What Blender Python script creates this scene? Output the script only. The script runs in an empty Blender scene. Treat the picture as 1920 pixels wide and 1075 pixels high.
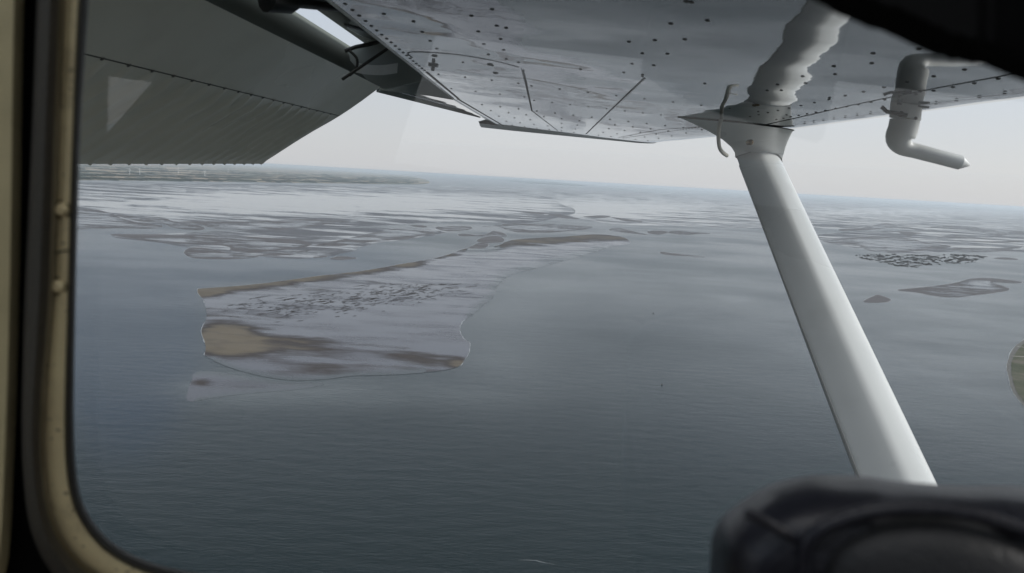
import bpy, bmesh, math, random
import numpy as np
from mathutils import Vector, Matrix
from mathutils.geometry import delaunay_2d_cdt
random.seed(7); np.random.seed(7)
S = bpy.context.scene
C = S.collection

# ------------------------------------------------------------------ camera, world, sun, exposure
FPX, CX, CY = 1478.0, 960.0, 537.5            # focal length and centre in pixels of the 1920 px photograph
ALT = 320.0                                   # flying height, metres
PITCH, ROLL = math.radians(7.86), math.radians(3.27)
_F = Vector((0, math.cos(PITCH), -math.sin(PITCH))); _U0 = Vector((0, math.sin(PITCH), math.cos(PITCH))); _R0 = Vector((1, 0, 0))
_R = _R0 * math.cos(ROLL) + _U0 * math.sin(ROLL); _U = _U0 * math.cos(ROLL) - _R0 * math.sin(ROLL)
CAMROT = Matrix((( _R.x, _U.x, -_F.x), (_R.y, _U.y, -_F.y), (_R.z, _U.z, -_F.z)))
CAMPOS = Vector((0, 0, ALT))
cam_data = bpy.data.cameras.new('camera'); cam = bpy.data.objects.new('camera', cam_data); C.objects.link(cam)
cam.matrix_world = Matrix.Translation(CAMPOS) @ CAMROT.to_4x4()
cam_data.sensor_width = 36; cam_data.lens = 36 * FPX / 1920
cam_data.clip_start = 0.01; cam_data.clip_end = 500000
cam_data.dof.use_dof = True; cam_data.dof.focus_distance = 3.6; cam_data.dof.aperture_fstop = 8.5
S.camera = cam

SUN_EL, SUN_AZ = math.radians(24), math.radians(86)       # azimuth from the view direction towards the nose of the aircraft
W = bpy.data.worlds.new('World'); S.world = W; W.use_nodes = True
nt = W.node_tree; bg = nt.nodes['Background']
sky = nt.nodes.new('ShaderNodeTexSky'); sky.sky_type = 'NISHITA'; sky.sun_disc = False
sky.sun_elevation = SUN_EL; sky.sun_rotation = SUN_AZ; sky.altitude = 300; sky.air_density = 1.0; sky.dust_density = 1.5; sky.ozone_density = 1.5
# thin high overcast: veils the blue evenly
veil = nt.nodes.new('ShaderNodeMix'); veil.data_type = 'RGBA'; veil.inputs[0].default_value = 0.9
tcw = nt.nodes.new('ShaderNodeTexCoord'); spw = nt.nodes.new('ShaderNodeSeparateXYZ'); nt.links.new(tcw.outputs['Generated'], spw.inputs[0])
rw = nt.nodes.new('ShaderNodeValToRGB'); rw.color_ramp.interpolation = 'EASE'      # haze is thickest at the horizon and thins overhead
for e, (p_, c_) in zip([rw.color_ramp.elements[0], rw.color_ramp.elements[1], rw.color_ramp.elements.new(.3), rw.color_ramp.elements.new(.5)], ((0, (.436, .434, .450, 1)), (1, (.11, .15, .21, 1)), (.3, (.40, .445, .51, 1)), (.5, (.15, .195, .235, 1)))): e.position = p_; e.color = c_
vs_ = nt.nodes.new('ShaderNodeVectorMath'); vs_.operation = 'SCALE'; vs_.inputs['Scale'].default_value = 10.0
nt.links.new(spw.outputs['Z'], rw.inputs[0]); nt.links.new(rw.outputs[0], vs_.inputs[0]); nt.links.new(vs_.outputs[0], veil.inputs[7])
nt.links.new(sky.outputs[0], veil.inputs[6]); nt.links.new(veil.outputs[2], bg.inputs[0])
bg.inputs[1].default_value = 0.10
sd = bpy.data.lights.new('sun', 'SUN'); sd.energy = 1.6; sd.angle = math.radians(18); sd.color = (1, .97, .92)
sun = bpy.data.objects.new('sun', sd); C.objects.link(sun)
sdir = Vector((math.sin(SUN_AZ) * math.cos(SUN_EL), math.cos(SUN_AZ) * math.cos(SUN_EL), math.sin(SUN_EL)))
sun.rotation_euler = sdir.to_track_quat('Z', 'Y').to_euler(); sun.location = (0, 0, 600)
S.view_settings.view_transform = 'Standard'; S.view_settings.look = 'None'; S.view_settings.gamma = 1
S.view_settings.use_curve_mapping = False; S.view_settings.exposure = 0.7
S.cycles.use_denoising = True
S.cycles.max_bounces = 8; S.cycles.glossy_bounces = 4; S.cycles.transparent_max_bounces = 12; S.cycles.volume_bounces = 1

# ------------------------------------------------------------------ helpers
def ray_cam(px, py): return Vector(((px - CX) / FPX, -(py - CY) / FPX, 1.0))       # right, up, forward
def ray_world(px, py):
    r = ray_cam(px, py); return _R * r.x + _U * r.y + _F * r.z
def ground(px, py, z=0.0):                                                          # a place in the photo as a point on the sea
    d = ray_world(px, py); t = (z - ALT) / d.z
    return Vector((d.x * t, d.y * t, z))
def horizon_y(px): return CY - FPX * (math.tan(PITCH) / math.cos(ROLL)) + (px - CX) * math.tan(ROLL)
# aircraft axes: c = towards the nose, s = outboard along the wing, u = up (as right, up, forward of the camera)
_s = ray_cam(1005, 307).normalized(); _c = Vector((1, -0.115, 0)); _c = (_c - _s * _c.dot(_s)).normalized(); _u = _s.cross(_c)
if _u.y < 0: _u = -_u
def A(px, py, s):                                                                   # photo place at span distance s -> aircraft (c, s, u)
    d = ray_cam(px, py); t = s / d.dot(_s); return Vector((d.dot(_c) * t, s, d.dot(_u) * t))
def Aw(px, py, u=0.2):                                                              # photo place on the wing's lower skin
    d = ray_cam(px, py); t = u / d.dot(_u); return Vector((d.dot(_c) * t, d.dot(_s) * t, u))
def AP(px, py, c):                                                                  # photo place at chord distance c
    d = ray_cam(px, py); t = c / d.dot(_c); return Vector((c, d.dot(_s) * t, d.dot(_u) * t))
def AD(px, py, dist):
    d = ray_cam(px, py) * dist; return Vector((d.dot(_c), d.dot(_s), d.dot(_u)))
_cols = [CAMROT @ Vector((a.x, a.y, -a.z)) for a in (_c, _s, _u)]
AIRROT = Matrix((( _cols[0].x, _cols[1].x, _cols[2].x), (_cols[0].y, _cols[1].y, _cols[2].y), (_cols[0].z, _cols[1].z, _cols[2].z)))

def link(name, me, mat=None, parent=None, smooth=True, kind=None, label=None):
    o = bpy.data.objects.new(name, me); C.objects.link(o)
    if mat is not None:
        me.materials.clear(); me.materials.append(mat)
    if parent is not None: o.parent = parent
    if smooth: me.polygons.foreach_set('use_smooth', [True] * len(me.polygons))
    if kind: o['kind'] = kind
    if label: o['label'] = label
    return o
def mesh(name, verts, faces):
    me = bpy.data.meshes.new(name); me.from_pydata([tuple(v) for v in verts], [], faces); me.update(); return me
def bm_mesh(name, bm, sharp=None):
    bmesh.ops.recalc_face_normals(bm, faces=bm.faces)
    me = bpy.data.meshes.new(name); bm.to_mesh(me); bm.free()
    if sharp is not None: me.set_sharp_from_angle(angle=math.radians(sharp))
    return me
def obj(name, bm, mat, parent=None, sharp=40, kind=None, label=None):
    me = bm_mesh(name, bm); o = link(name, me, mat, parent, True, kind, label)
    me.set_sharp_from_angle(angle=math.radians(sharp)); return o
def tag(o, label, cat, group=None):
    o['label'] = label; o['category'] = cat
    if group: o['group'] = group
    return o
def empty(name, loc, label, cat, group=None, rz=0):
    o = bpy.data.objects.new(name, None); C.objects.link(o); o.location = loc; o.rotation_euler = (0, 0, rz); o.empty_display_size = .1
    return tag(o, label, cat, group)
def loft(bm, rings, cap=True, closed=True):
    rv = [[bm.verts.new(p) for p in r] for r in rings]; n = len(rings[0])
    for a, b in zip(rv[:-1], rv[1:]):
        for i in range(n if closed else n - 1):
            j = (i + 1) % n; bm.faces.new((a[i], a[j], b[j], b[i]))
    if cap and closed: bm.faces.new(rv[0]); bm.faces.new(rv[-1])
    return rv
def tube(bm, pts, r, n=10, cap=True):
    pts = [Vector(p) for p in pts]; rr = r if isinstance(r, (list, tuple)) else [r] * len(pts)
    rings = []; up = None
    for i, p in enumerate(pts):
        t = (pts[min(i + 1, len(pts) - 1)] - pts[max(i - 1, 0)]).normalized()
        if up is None: up = t.orthogonal().normalized()
        up = (up - t * up.dot(t)).normalized(); bn = t.cross(up)
        rings.append([p + (up * math.cos(2 * math.pi * k / n) + bn * math.sin(2 * math.pi * k / n)) * rr[i] for k in range(n)])
    loft(bm, rings, cap); return bm
def box(bm, lo, hi):
    r = bmesh.ops.create_cube(bm, size=1); lo = Vector(lo); hi = Vector(hi)
    for v in r['verts']: v.co = Vector((lo[i] + (v.co[i] + .5) * (hi[i] - lo[i]) for i in range(3)))
    return r['verts']
def catmull(P, n=6, closed=True):
    P = [Vector(p) for p in P]; out = []; m = len(P)
    for i in range(m if closed else m - 1):
        p0, p1, p2, p3 = (P[(i + k) % m] if closed else P[min(max(i + k, 0), m - 1)] for k in (-1, 0, 1, 2))
        for j in range(n):
            t = j / n
            out.append(.5 * ((2 * p1) + (p2 - p0) * t + (2 * p0 - 5 * p1 + 4 * p2 - p3) * t * t + (3 * p1 - p0 - 3 * p2 + p3) * t ** 3))
    if not closed: out.append(P[-1])
    return out

# ------------------------------------------------------------------ materials
def mat(name, base=(.5, .5, .5), rough=.5, metal=0, spec=.5):
    m = bpy.data.materials.new(name); m.use_nodes = True; b = m.node_tree.nodes['Principled BSDF']
    b.inputs['Base Color'].default_value = (*base, 1); b.inputs['Roughness'].default_value = rough; b.inputs['Metallic'].default_value = metal
    b.inputs['Specular IOR Level'].default_value = spec
    return m, m.node_tree, b
def N(t, kind, **kw):
    n = t.nodes.new('ShaderNode' + kind)
    for k, v in kw.items():
        if k.startswith('i_'): n.inputs[int(k[2:])].default_value = v
        else: setattr(n, k, v)
    return n
def noise(t, scale, detail=3, rough=.5, vec=None, stretch=None):
    tc = N(t, 'TexCoord'); src = vec or tc.outputs['Object']
    if stretch:
        mp = N(t, 'Mapping'); mp.inputs['Scale'].default_value = stretch; t.links.new(src, mp.inputs[0]); src = mp.outputs[0]
    n = N(t, 'TexNoise'); n.inputs['Scale'].default_value = scale; n.inputs['Detail'].default_value = detail; n.inputs['Roughness'].default_value = rough
    t.links.new(src, n.inputs['Vector']); return n.outputs[0]
def ramp(t, src, stops):
    r = N(t, 'ValToRGB'); e = r.color_ramp.elements
    while len(e) < len(stops): e.new(.5)
    for k, (p, col) in zip(e, stops): k.position = p; k.color = (*col, 1) if len(col) == 3 else col
    t.links.new(src, r.inputs[0]); return r.outputs[0]
def math_(t, op, a, b=None, clamp=False):
    n = N(t, 'Math', operation=op, use_clamp=clamp)
    for i, v in enumerate((a, b)):
        if v is None: continue
        if isinstance(v, (int, float)): n.inputs[i].default_value = v
        else: t.links.new(v, n.inputs[i])
    return n.outputs[0]
def mixc(t, fac, a, b):
    n = N(t, 'Mix', data_type='RGBA')
    for i, v in ((0, fac), (6, a), (7, b)):
        if isinstance(v, (int, float)): n.inputs[i].default_value = v
        elif isinstance(v, tuple): n.inputs[i].default_value = (*v, 1)
        else: t.links.new(v, n.inputs[i])
    return n.outputs[2]
def bump(t, b, h, strength, dist):
    n = N(t, 'Bump'); n.inputs['Strength'].default_value = strength; n.inputs['Distance'].default_value = dist
    t.links.new(h, n.inputs['Height']); t.links.new(n.outputs[0], b.inputs['Normal']); return n
def maprange(t, v, a, b, c=0.0, d=1.0, smooth=True):
    n = N(t, 'MapRange', interpolation_type='SMOOTHSTEP' if smooth else 'LINEAR'); t.links.new(v, n.inputs[0])
    for i, x in enumerate((a, b, c, d)): n.inputs[i + 1].default_value = x
    return n.outputs[0]

def wave_fade(t):                                       # the outer skin sheets are stiffer and flatter
    sx = N(t, 'SeparateXYZ'); t.links.new(N(t, 'TexCoord').outputs['Object'], sx.inputs[0]); return maprange(t, sx.outputs[1], 1.9, 3.0, 1.0, .10)
# aircraft paint: glossy white skin, slightly oil-canned, with faint dirt
def paint(name, base, rough, waves, dirt=.12):
    m, t, b = mat(name, base, rough)
    d = noise(t, 9, 5, .6); d2 = noise(t, 2.2, 3, .5)
    f = maprange(t, math_(t, 'MULTIPLY', d, d2), .22, .42)
    t.links.new(mixc(t, math_(t, 'MULTIPLY', f, dirt), base, (base[0] * .45, base[1] * .44, base[2] * .4)), b.inputs['Base Color'])
    t.links.new(maprange(t, d2, .3, .7, rough * .8, rough * 1.6), b.inputs['Roughness'])
    if waves: bump(t, b, math_(t, 'MULTIPLY', wave_fade(t), math_(t, 'ADD', noise(t, 4.0, 1, .3, stretch=(1.0, .8, 1)), math_(t, 'MULTIPLY', noise(t, 17, 1, .4), .04))), 1.0, waves)
    return m
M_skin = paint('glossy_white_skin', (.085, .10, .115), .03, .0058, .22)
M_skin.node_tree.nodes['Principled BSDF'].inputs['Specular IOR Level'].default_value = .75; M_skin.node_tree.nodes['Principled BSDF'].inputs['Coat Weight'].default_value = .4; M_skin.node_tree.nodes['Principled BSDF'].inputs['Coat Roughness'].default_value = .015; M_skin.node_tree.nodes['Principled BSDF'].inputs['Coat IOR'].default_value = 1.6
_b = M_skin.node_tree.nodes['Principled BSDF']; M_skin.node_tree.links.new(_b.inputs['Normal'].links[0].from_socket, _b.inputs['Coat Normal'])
M_paint = paint('white_paint', (.80, .81, .80), .30, 0, .14)
M_flap = paint('matt_white_flap', (.93, .90, .80), .27, 0, .12)
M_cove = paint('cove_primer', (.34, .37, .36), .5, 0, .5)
M_nose_shade, *_ = mat('nose_shade_grey', (.16, .175, .16), .8, 0, .05)  # darker grey: the wing's shade painted into the flap nose
M_dark, *_ = mat('dark_metal', (.03, .03, .03), .45, .6)
M_rivet, *_ = mat('dirty_shaded_rivet', (.15, .145, .138), .6, 0, .3)  # grey holds both grime and the dimness of the steep rivet sides
M_seam, *_ = mat('seam_sealant', (.035, .035, .03), .7)
M_brass, *_ = mat('tarnished_screw', (.22, .17, .10), .4, .8)
M_gap, *_ = mat('mast_dark', (.22, .23, .23), .4)
M_cord, *_ = mat('pale_hose', (.80, .78, .70), .5)
M_seal, *_ = mat('black_rubber', (.012, .011, .008), .55)
M_black, *_ = mat('black_cloth', (.004, .004, .004), .95, 0, .1)
def vinyl(name, base, rough, sc=900, d=.0006, spec=.5, folds=0, specks=0):
    m, t, b = mat(name, base, rough, 0, spec); v = N(t, 'TexVoronoi'); v.inputs['Scale'].default_value = sc
    t.links.new(N(t, 'TexCoord').outputs['Object'], v.inputs['Vector']); bn = bump(t, b, v.outputs['Distance'], .6, d)
    if folds:
        b2 = N(t, 'Bump'); b2.inputs['Distance'].default_value = folds; b2.inputs['Strength'].default_value = 1
        t.links.new(noise(t, 16, 2, .5, stretch=(.7, 1, 1.3)), b2.inputs['Height']); t.links.new(b2.outputs[0], bn.inputs['Normal'])
    f = noise(t, 30, 4, .6); t.links.new(mixc(t, f, tuple(x * .75 for x in base), tuple(min(1, x * 1.2) for x in base)), b.inputs['Base Color'])
    if specks:                                            # worn spots and grime
        f2 = maprange(t, noise(t, 190, 2, .5), .66, .72); f3 = maprange(t, noise(t, 22, 6, .7), .48, .70, 0, .62)
        src = b.inputs['Base Color'].links[0].from_socket
        t.links.new(mixc(t, math_(t, 'MAXIMUM', f2, f3), src, tuple(x * .35 for x in base)), b.inputs['Base Color'])
    return m
M_welt = vinyl('brown_vinyl', (.022, .018, .012), .6, 700, .0008)
M_flange = vinyl('cream_frame', (.90, .70, .40), .42, 260, .0002, .5, 0, 1)
M_panel = vinyl('olive_panel', (.48, .40, .22), .6)
M_seat = vinyl('black_leather', (.009, .009, .014), .36, 600, .0003, .4, .008)
M_seatp = vinyl('grey_leather', (.02, .02, .021), .5, 600, .0004, .3)
M_lining = vinyl('cabin_lining', (.13, .12, .11), .8)
# window pane: thin perspex, straight-through with a reflection at its surface
M_glass = bpy.data.materials.new('perspex'); M_glass.use_nodes = True; t = M_glass.node_tree; t.nodes.remove(t.nodes['Principled BSDF'])
tr = N(t, 'BsdfTransparent'); tr.inputs[0].default_value = (.97, .98, .98, 1); gl = N(t, 'BsdfGlossy'); gl.inputs['Roughness'].default_value = .01
fr = N(t, 'Fresnel'); fr.inputs[0].default_value = 1.49; mx = N(t, 'MixShader')
t.links.new(math_(t, 'MULTIPLY', fr.outputs[0], 1.0), mx.inputs[0]); t.links.new(tr.outputs[0], mx.inputs[1]); t.links.new(gl.outputs[0], mx.inputs[2]); t.links.new(mx.outputs[0], t.nodes['Material Output'].inputs[0])

# sea water
M_sea, t, b = mat('sea_water', (.03, .04, .04), .2); b.inputs['Specular IOR Level'].default_value = .30; b.inputs['IOR'].default_value = 1.333
at = N(t, 'Attribute', attribute_name='deep'); n1 = noise(t, .0016, 4, .5)
deep = maprange(t, math_(t, 'ADD', at.outputs['Fac'], math_(t, 'MULTIPLY', math_(t, 'SUBTRACT', n1, .5), .7)), .25, .8)
sh = N(t, 'Attribute', attribute_name='shallow')  # shoals, and sun glint painted into the right-hand water
shn = math_(t, 'MULTIPLY', sh.outputs['Fac'], maprange(t, noise(t, .0035, 5, .62, stretch=(.5, 1, 1)), .3, .62, .35, 1.25))
t.links.new(mixc(t, shn, mixc(t, deep, (.006, .0132, .0142), (.001, .014, .029)), (.105, .114, .117)), b.inputs['Base Color'])
t.links.new(maprange(t, deep, 0, 1, .28, .215, False), b.inputs['Specular IOR Level'])
n2 = noise(t, .0011, 5, .55, stretch=(1, 1.6, 1))
t.links.new(maprange(t, n2, .35, .65, .16, .27), b.inputs['Roughness'])
wv = noise(t, .21, 3, .62, stretch=(.55, 1.5, 1)); wv2 = noise(t, .045, 2, .5, stretch=(.6, 1.4, 1))
bump(t, b, math_(t, 'ADD', wv, math_(t, 'MULTIPLY', wv2, 1.5)), .42, 1.0)
# wet flats: mirror-calm film of water over mud
def flats(name, dry_col, film_rough, thr=(.42, .60), sc=.0022, rough_dry=.55, wet=None, damp=(.05, .045, .042), amp=1.4, creeks=0):
    m, t, b = mat(name, dry_col, .3); b.inputs['IOR'].default_value = 1.333
    at = N(t, 'Attribute', attribute_name='dry')
    nz = noise(t, sc, 7, .62, stretch=(.4, 1, 1)); nz2 = noise(t, sc * 5, 5, .65, stretch=(.3, 1, 1))
    v = math_(t, 'ADD', at.outputs['Fac'], math_(t, 'ADD', math_(t, 'MULTIPLY', math_(t, 'SUBTRACT', nz, .5), amp), math_(t, 'MULTIPLY', math_(t, 'SUBTRACT', nz2, .5), amp * .6)))
    f = maprange(t, v, *thr)
    wetc = wet or tuple(x * .55 for x in dry_col)
    sb = N(t, 'Attribute', attribute_name='sub').outputs['Fac']; sb = maprange(t, math_(t, 'ADD', sb, math_(t, 'MULTIPLY', math_(t, 'SUBTRACT', nz2, .5), .35)), .12, .9)
    f = math_(t, 'MULTIPLY', f, math_(t, 'SUBTRACT', 1.0, sb))
    if creeks:                                            # branching drainage runnels, wet and smooth
        mpv = N(t, 'Mapping'); mpv.inputs['Scale'].default_value = (.35, 1, 1); tcv = N(t, 'TexCoord'); wob = N(t, 'TexNoise'); wob.inputs['Scale'].default_value = .02
        t.links.new(tcv.outputs['Object'], wob.inputs['Vector']); vm = N(t, 'VectorMath', operation='MULTIPLY_ADD'); vm.inputs[1].default_value = (90, 90, 0)
        t.links.new(wob.outputs['Color'], vm.inputs[0]); t.links.new(tcv.outputs['Object'], vm.inputs[2]); t.links.new(vm.outputs[0], mpv.inputs[0])
        ve = N(t, 'TexVoronoi', feature='DISTANCE_TO_EDGE'); ve.inputs['Scale'].default_value = creeks; t.links.new(mpv.outputs[0], ve.inputs['Vector'])
        f = math_(t, 'MULTIPLY', f, maprange(t, ve.outputs['Distance'], .0, .08, .9, 1))
    t.links.new(mixc(t, sb, ramp(t, f, [(0, wetc), (.45, damp), (.6, damp), (1, dry_col)]), (.055, .060, .062)), b.inputs['Base Color'])
    wind = noise(t, sc * 2.3, 4, .6, stretch=(.35, 1, 1))
    t.links.new(math_(t, 'ADD', math_(t, 'ADD', maprange(t, f, 0, .5, film_rough, rough_dry, False), maprange(t, wind, .4, .65, 0, film_rough * .9)), math_(t, 'MULTIPLY', sb, .06)), b.inputs['Roughness'])
    t.links.new(math_(t, 'SUBTRACT', maprange(t, f, 0, .5, .46, .14, False), math_(t, 'MULTIPLY', sb, .08)), b.inputs['Specular IOR Level'])
    bump(t, b, noise(t, sc * 30, 3, .6), .35, .4)
    return m
M_bank = flats('wet_sandbank', (.135, .113, .085), .15, (.10, .95), .006, .6, (.056, .052, .062), (.056, .048, .046), 1.75, .011)
M_mud = flats('mud_bank', (.12, .112, .115), .16, (.05, .92), .007, .6, (.08, .083, .09), (.095, .088, .09), 2.6, .004)
M_film = flats('wet_tidal_flat', (.085, .085, .095), .035, (.18, 1.05), .0032, .5, (.14, .145, .15), (.09, .088, .095), 2.3)
M_foam, t, b = mat('surf_foam', (.34, .35, .36), .5)
M_patch, *_ = mat('mussel_patch', (.045, .04, .038), .9, 0, .05)
M_mussel, t, b = mat('mussel_bed', (.035, .032, .03), .9, 0, .0); t.links.new(ramp(t, noise(t, .05, 4), [(.3, (.022, .021, .022)), (.7, (.05, .046, .045))]), b.inputs['Base Color'])
M_wood, t, b = mat('dark_woodland', (.035, .045, .03), .9, 0, .1)
M_land, t, b = mat('farmland', (.12, .11, .06), .9, 0, .1)
vo = N(t, 'TexVoronoi', feature='F1'); vo.inputs['Scale'].default_value = .0022; mp = N(t, 'Mapping'); mp.inputs['Scale'].default_value = (1, .55, 1)
t.links.new(N(t, 'TexCoord').outputs['Object'], mp.inputs[0]); t.links.new(mp.outputs[0], vo.inputs['Vector'])
sp = N(t, 'SeparateColor'); t.links.new(vo.outputs['Color'], sp.inputs[0])
t.links.new(ramp(t, sp.outputs[0], [(0, (.06, .075, .06)), (.35, (.09, .10, .07)), (.55, (.26, .205, .15)), (.75, (.34, .27, .20)), (1, (.05, .062, .055))]), b.inputs['Base Color'])
M_grass, t, b = mat('salt_meadow', (.08, .10, .05), .9, 0, .1)
t.links.new(ramp(t, noise(t, .012, 5, .6), [(.35, (.06, .07, .045)), (.5, (.085, .088, .06)), (.62, (.13, .118, .095))]), b.inputs['Base Color'])
M_stone, t, b = mat('stone_edge', (.10, .095, .09), .8); t.links.new(ramp(t, noise(t, .3, 3), [(.3, (.05, .05, .045)), (.7, (.16, .15, .14))]), b.inputs['Base Color'])
M_track, *_ = mat('pale_track', (.55, .53, .48), .8)
M_white, *_ = mat('turbine_white', (.82, .82, .82), .4)

# ------------------------------------------------------------------ sea
def blob(P, x, y, rx, ry): return np.exp(-(((P[:, 0] - x) / rx) ** 2 + ((P[:, 1] - y) / ry) ** 2))
def pix_of(V):                                             # world points -> photo places (numpy)
    V = np.asarray(V, float) - np.array(CAMPOS); R = np.array(_R); U = np.array(_U); F = np.array(_F)
    f = np.maximum(V @ F, 1e-3); return np.stack([CX + FPX * (V @ R) / f, CY - FPX * (V @ U) / f], 1)
az = np.radians(np.concatenate([np.arange(-180, -48, 6), np.arange(-48, 48, .6), np.arange(48, 181, 6)])); az[-1] = math.pi
rad = np.concatenate([[0], np.geomspace(60, 150000, 190)])
V = [(0, 0, 0)] + [(r * math.sin(a), r * math.cos(a), 0) for r in rad[1:] for a in az[:-1]]
n = len(az) - 1; Fc = [(0, 1 + (i + 1) % n, 1 + i) for i in range(n)]
for k in range(len(rad) - 2):
    for i in range(n):
        j = (i + 1) % n; a = 1 + k * n; Fc.append((a + i, a + j, a + n + j, a + n + i))
me = mesh('sea', V, Fc)
Vn = np.array(V); P = pix_of(Vn); front = Vn[:, 1] > 50
deepv = np.where(front, np.clip(1.15 * blob(P, 230, 640, 170, 230) + .9 * blob(P, 560, 490, 330, 45) + .35 * blob(P, 1190, 500, 190, 70), 0, 1), .2)
me.attributes.new('deep', 'FLOAT', 'POINT').data.foreach_set('value', deepv.astype(np.float32))
if me.polygons[0].normal.z < 0: me.flip_normals()
shal_glint = np.where(front, np.clip(.5 * blob(P, 930, 640, 110, 110) + .3 * blob(P, 640, 735, 330, 30) + .5 * blob(P, 1010, 540, 120, 40) + .55 * blob(P, 1385, 562, 40, 10) + .25 * blob(P, 1350, 520, 250, 40) + .45 * blob(P, 420, 732, 75, 26) + .9 * blob(P, 1850, 620, 380, 190) + .25 * blob(P, 560, 735, 200, 26), 0, 1), 0)  # blob farthest right is painted sun glint; the others are shoals
me.attributes.new('shallow', 'FLOAT', 'POINT').data.foreach_set('value', shal_glint.astype(np.float32))
link('sea', me, M_sea, None, True, 'structure')

# ------------------------------------------------------------------ sandbanks and flats
def inside(P, poly):
    x, y = P[:, 0], P[:, 1]; r = np.zeros(len(P), bool); q = np.asarray(poly); j = len(q) - 1
    for i in range(len(q)):
        c = ((q[i, 1] > y) != (q[j, 1] > y)) & (x < (q[j, 0] - q[i, 0]) * (y - q[i, 1]) / (q[j, 1] - q[i, 1] + 1e-12) + q[i, 0]); r ^= c; j = i
    return r
def edge_dist(P, poly):
    q = np.asarray(poly); d = np.full(len(P), 1e9)
    for i in range(len(q)):
        a = q[i - 1]; ab = q[i] - a; L = ab @ ab + 1e-9
        tt = np.clip(((P - a) @ ab) / L, 0, 1); d = np.minimum(d, np.hypot(*(P - a - tt[:, None] * ab).T))
    return d
def crop(pts, ox, oy, k): return [(ox + x / k, oy + y / k) for x, y in pts]
def bank(name, pts, m, z0=.25, rise=.9, dry=None, step=(14, 5), label=None, kind='structure', wiggle=.35, surf=0.0, sharp=False, surf_z=.12, sub=None, surf_ok=None):
    out = [(p.x, p.y) for p in catmull([(x, y, 0) for x, y in pts], 5)] if not sharp else list(pts)
    rs = np.random.RandomState(len(out) * 31 + int(pts[0][0]))
    out = [(x + rs.uniform(-1, 1) * wiggle * 1.4, max(y + rs.uniform(-1, 1) * wiggle * .5, horizon_y(x) + 3.2)) for x, y in out]
    if wiggle and not sharp:
        k0 = rs.normal(0, 1, len(out)); kk = np.convolve(np.r_[k0, k0, k0], np.ones(4) / 2.2, 'same')[len(out):2 * len(out)]
        out = [(x + a_ * wiggle * 2.2, max(y + a_ * wiggle * .7, horizon_y(x) + 3.2)) for (x, y), a_ in zip(out, kk)]
    q = np.array(out); lo, hi = q.min(0), q.max(0)
    gx, gy = np.meshgrid(np.arange(lo[0], hi[0], step[0]), np.arange(lo[1], hi[1], step[1])); g = np.stack([gx.ravel(), gy.ravel()], 1)
    g += rs.uniform(-.3, .3, g.shape) * np.array(step)
    if len(g):
        g = g[inside(g, q)]
        if len(g): g = g[edge_dist(g, q) > min(step) * .45]
    allp = [Vector(p) for p in out] + [Vector(p) for p in g]
    vs, es, fs, *_ = delaunay_2d_cdt(allp, [(i, (i + 1) % len(out)) for i in range(len(out))], [list(range(len(out)))], 1, 1e-4)
    P = np.array([(v.x, v.y) for v in vs]); d = edge_dist(P, q)
    W3 = []
    for (x, y), dd in zip(P, d):
        p = ground(x, y); h = z0 + rise * (1 - math.exp(-dd / 9)); k = 1 - h / ALT
        W3.append((p.x * k, p.y * k, h))
    nv = len(W3); ring = {}
    me = mesh(name, W3, [tuple(f) for f in fs])
    me.update()
    if me.polygons and sum(p.normal.z for p in me.polygons) < 0: me.flip_normals()
    dv = dry(P, d) if dry else np.exp(-d / 3.0) * .55
    me.attributes.new('dry', 'FLOAT', 'POINT').data.foreach_set('value', np.asarray(dv, np.float32))
    me.attributes.new('sub', 'FLOAT', 'POINT').data.foreach_set('value', np.asarray(np.clip(sub(P, d), 0, 1) if sub else np.zeros(len(P)), np.float32))
    o = link(name, me, m, None, True, kind, label)
    if surf:
        w = [ground(x, y, surf_z) for x, y in out]; nn = len(w); area = sum(w[i].x * w[(i + 1) % nn].y - w[(i + 1) % nn].x * w[i].y for i in range(nn)); sg = 1 if area > 0 else -1
        vv = []; 
        for i in range(nn):
            tg = (w[(i + 1) % nn] - w[i - 1]); nm = Vector((tg.y, -tg.x, 0)).normalized() * sg
            if surf_ok and not surf_ok(*out[i]): nm = nm * .02
            wd = surf * (.35 + .9 * rs.rand()) * (.4 + .6 * math.sin(i * .37) ** 2)
            vv += [w[i] - nm * surf * .3, w[i] + nm * wd]
        sm = mesh('surf_line', vv, [(2 * i, 2 * ((i + 1) % nn), 2 * ((i + 1) % nn) + 1, 2 * i + 1) for i in range(nn)])
        if sum(p.normal.z for p in sm.polygons) < 0: sm.flip_normals()
        link('surf_line', sm, M_foam, o)
    return o
BIG = [(370, 544), (384, 541), (450, 536), (520, 528), (600, 517), (680, 508), (760, 494), (830, 481), (872, 467), (905, 466), (935, 460), (958, 451), (1000, 447), (1060, 444), (1110, 440), (1150, 442), (1170, 446), (1180, 452), (1177, 458), (1150, 463), (1110, 475), (1060, 488), (1000, 504), (958, 517), (934, 534), (927, 553), (906, 574), (886, 590), (866, 604), (862, 619), (868, 634), (881, 645), (878, 664), (865, 682), (850, 691), (800, 698), (740, 703), (660, 705), (600, 712), (540, 713), (480, 703), (430, 689), (400, 676), (384, 666), (386, 655), (383, 640), (378, 620), (386, 598), (386, 575), (382, 563), (373, 553)]
def big_sub(P, d):
    x, y = P[:, 0], P[:, 1]
    right = ((x > 875) & (y > 462) & (y < 600)); low = (y > 668) & (x < 800)
    return np.where(right, 1.1 * np.exp(-d / 13), np.where(low, 1.1 * np.exp(-d / 9), 0))
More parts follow.
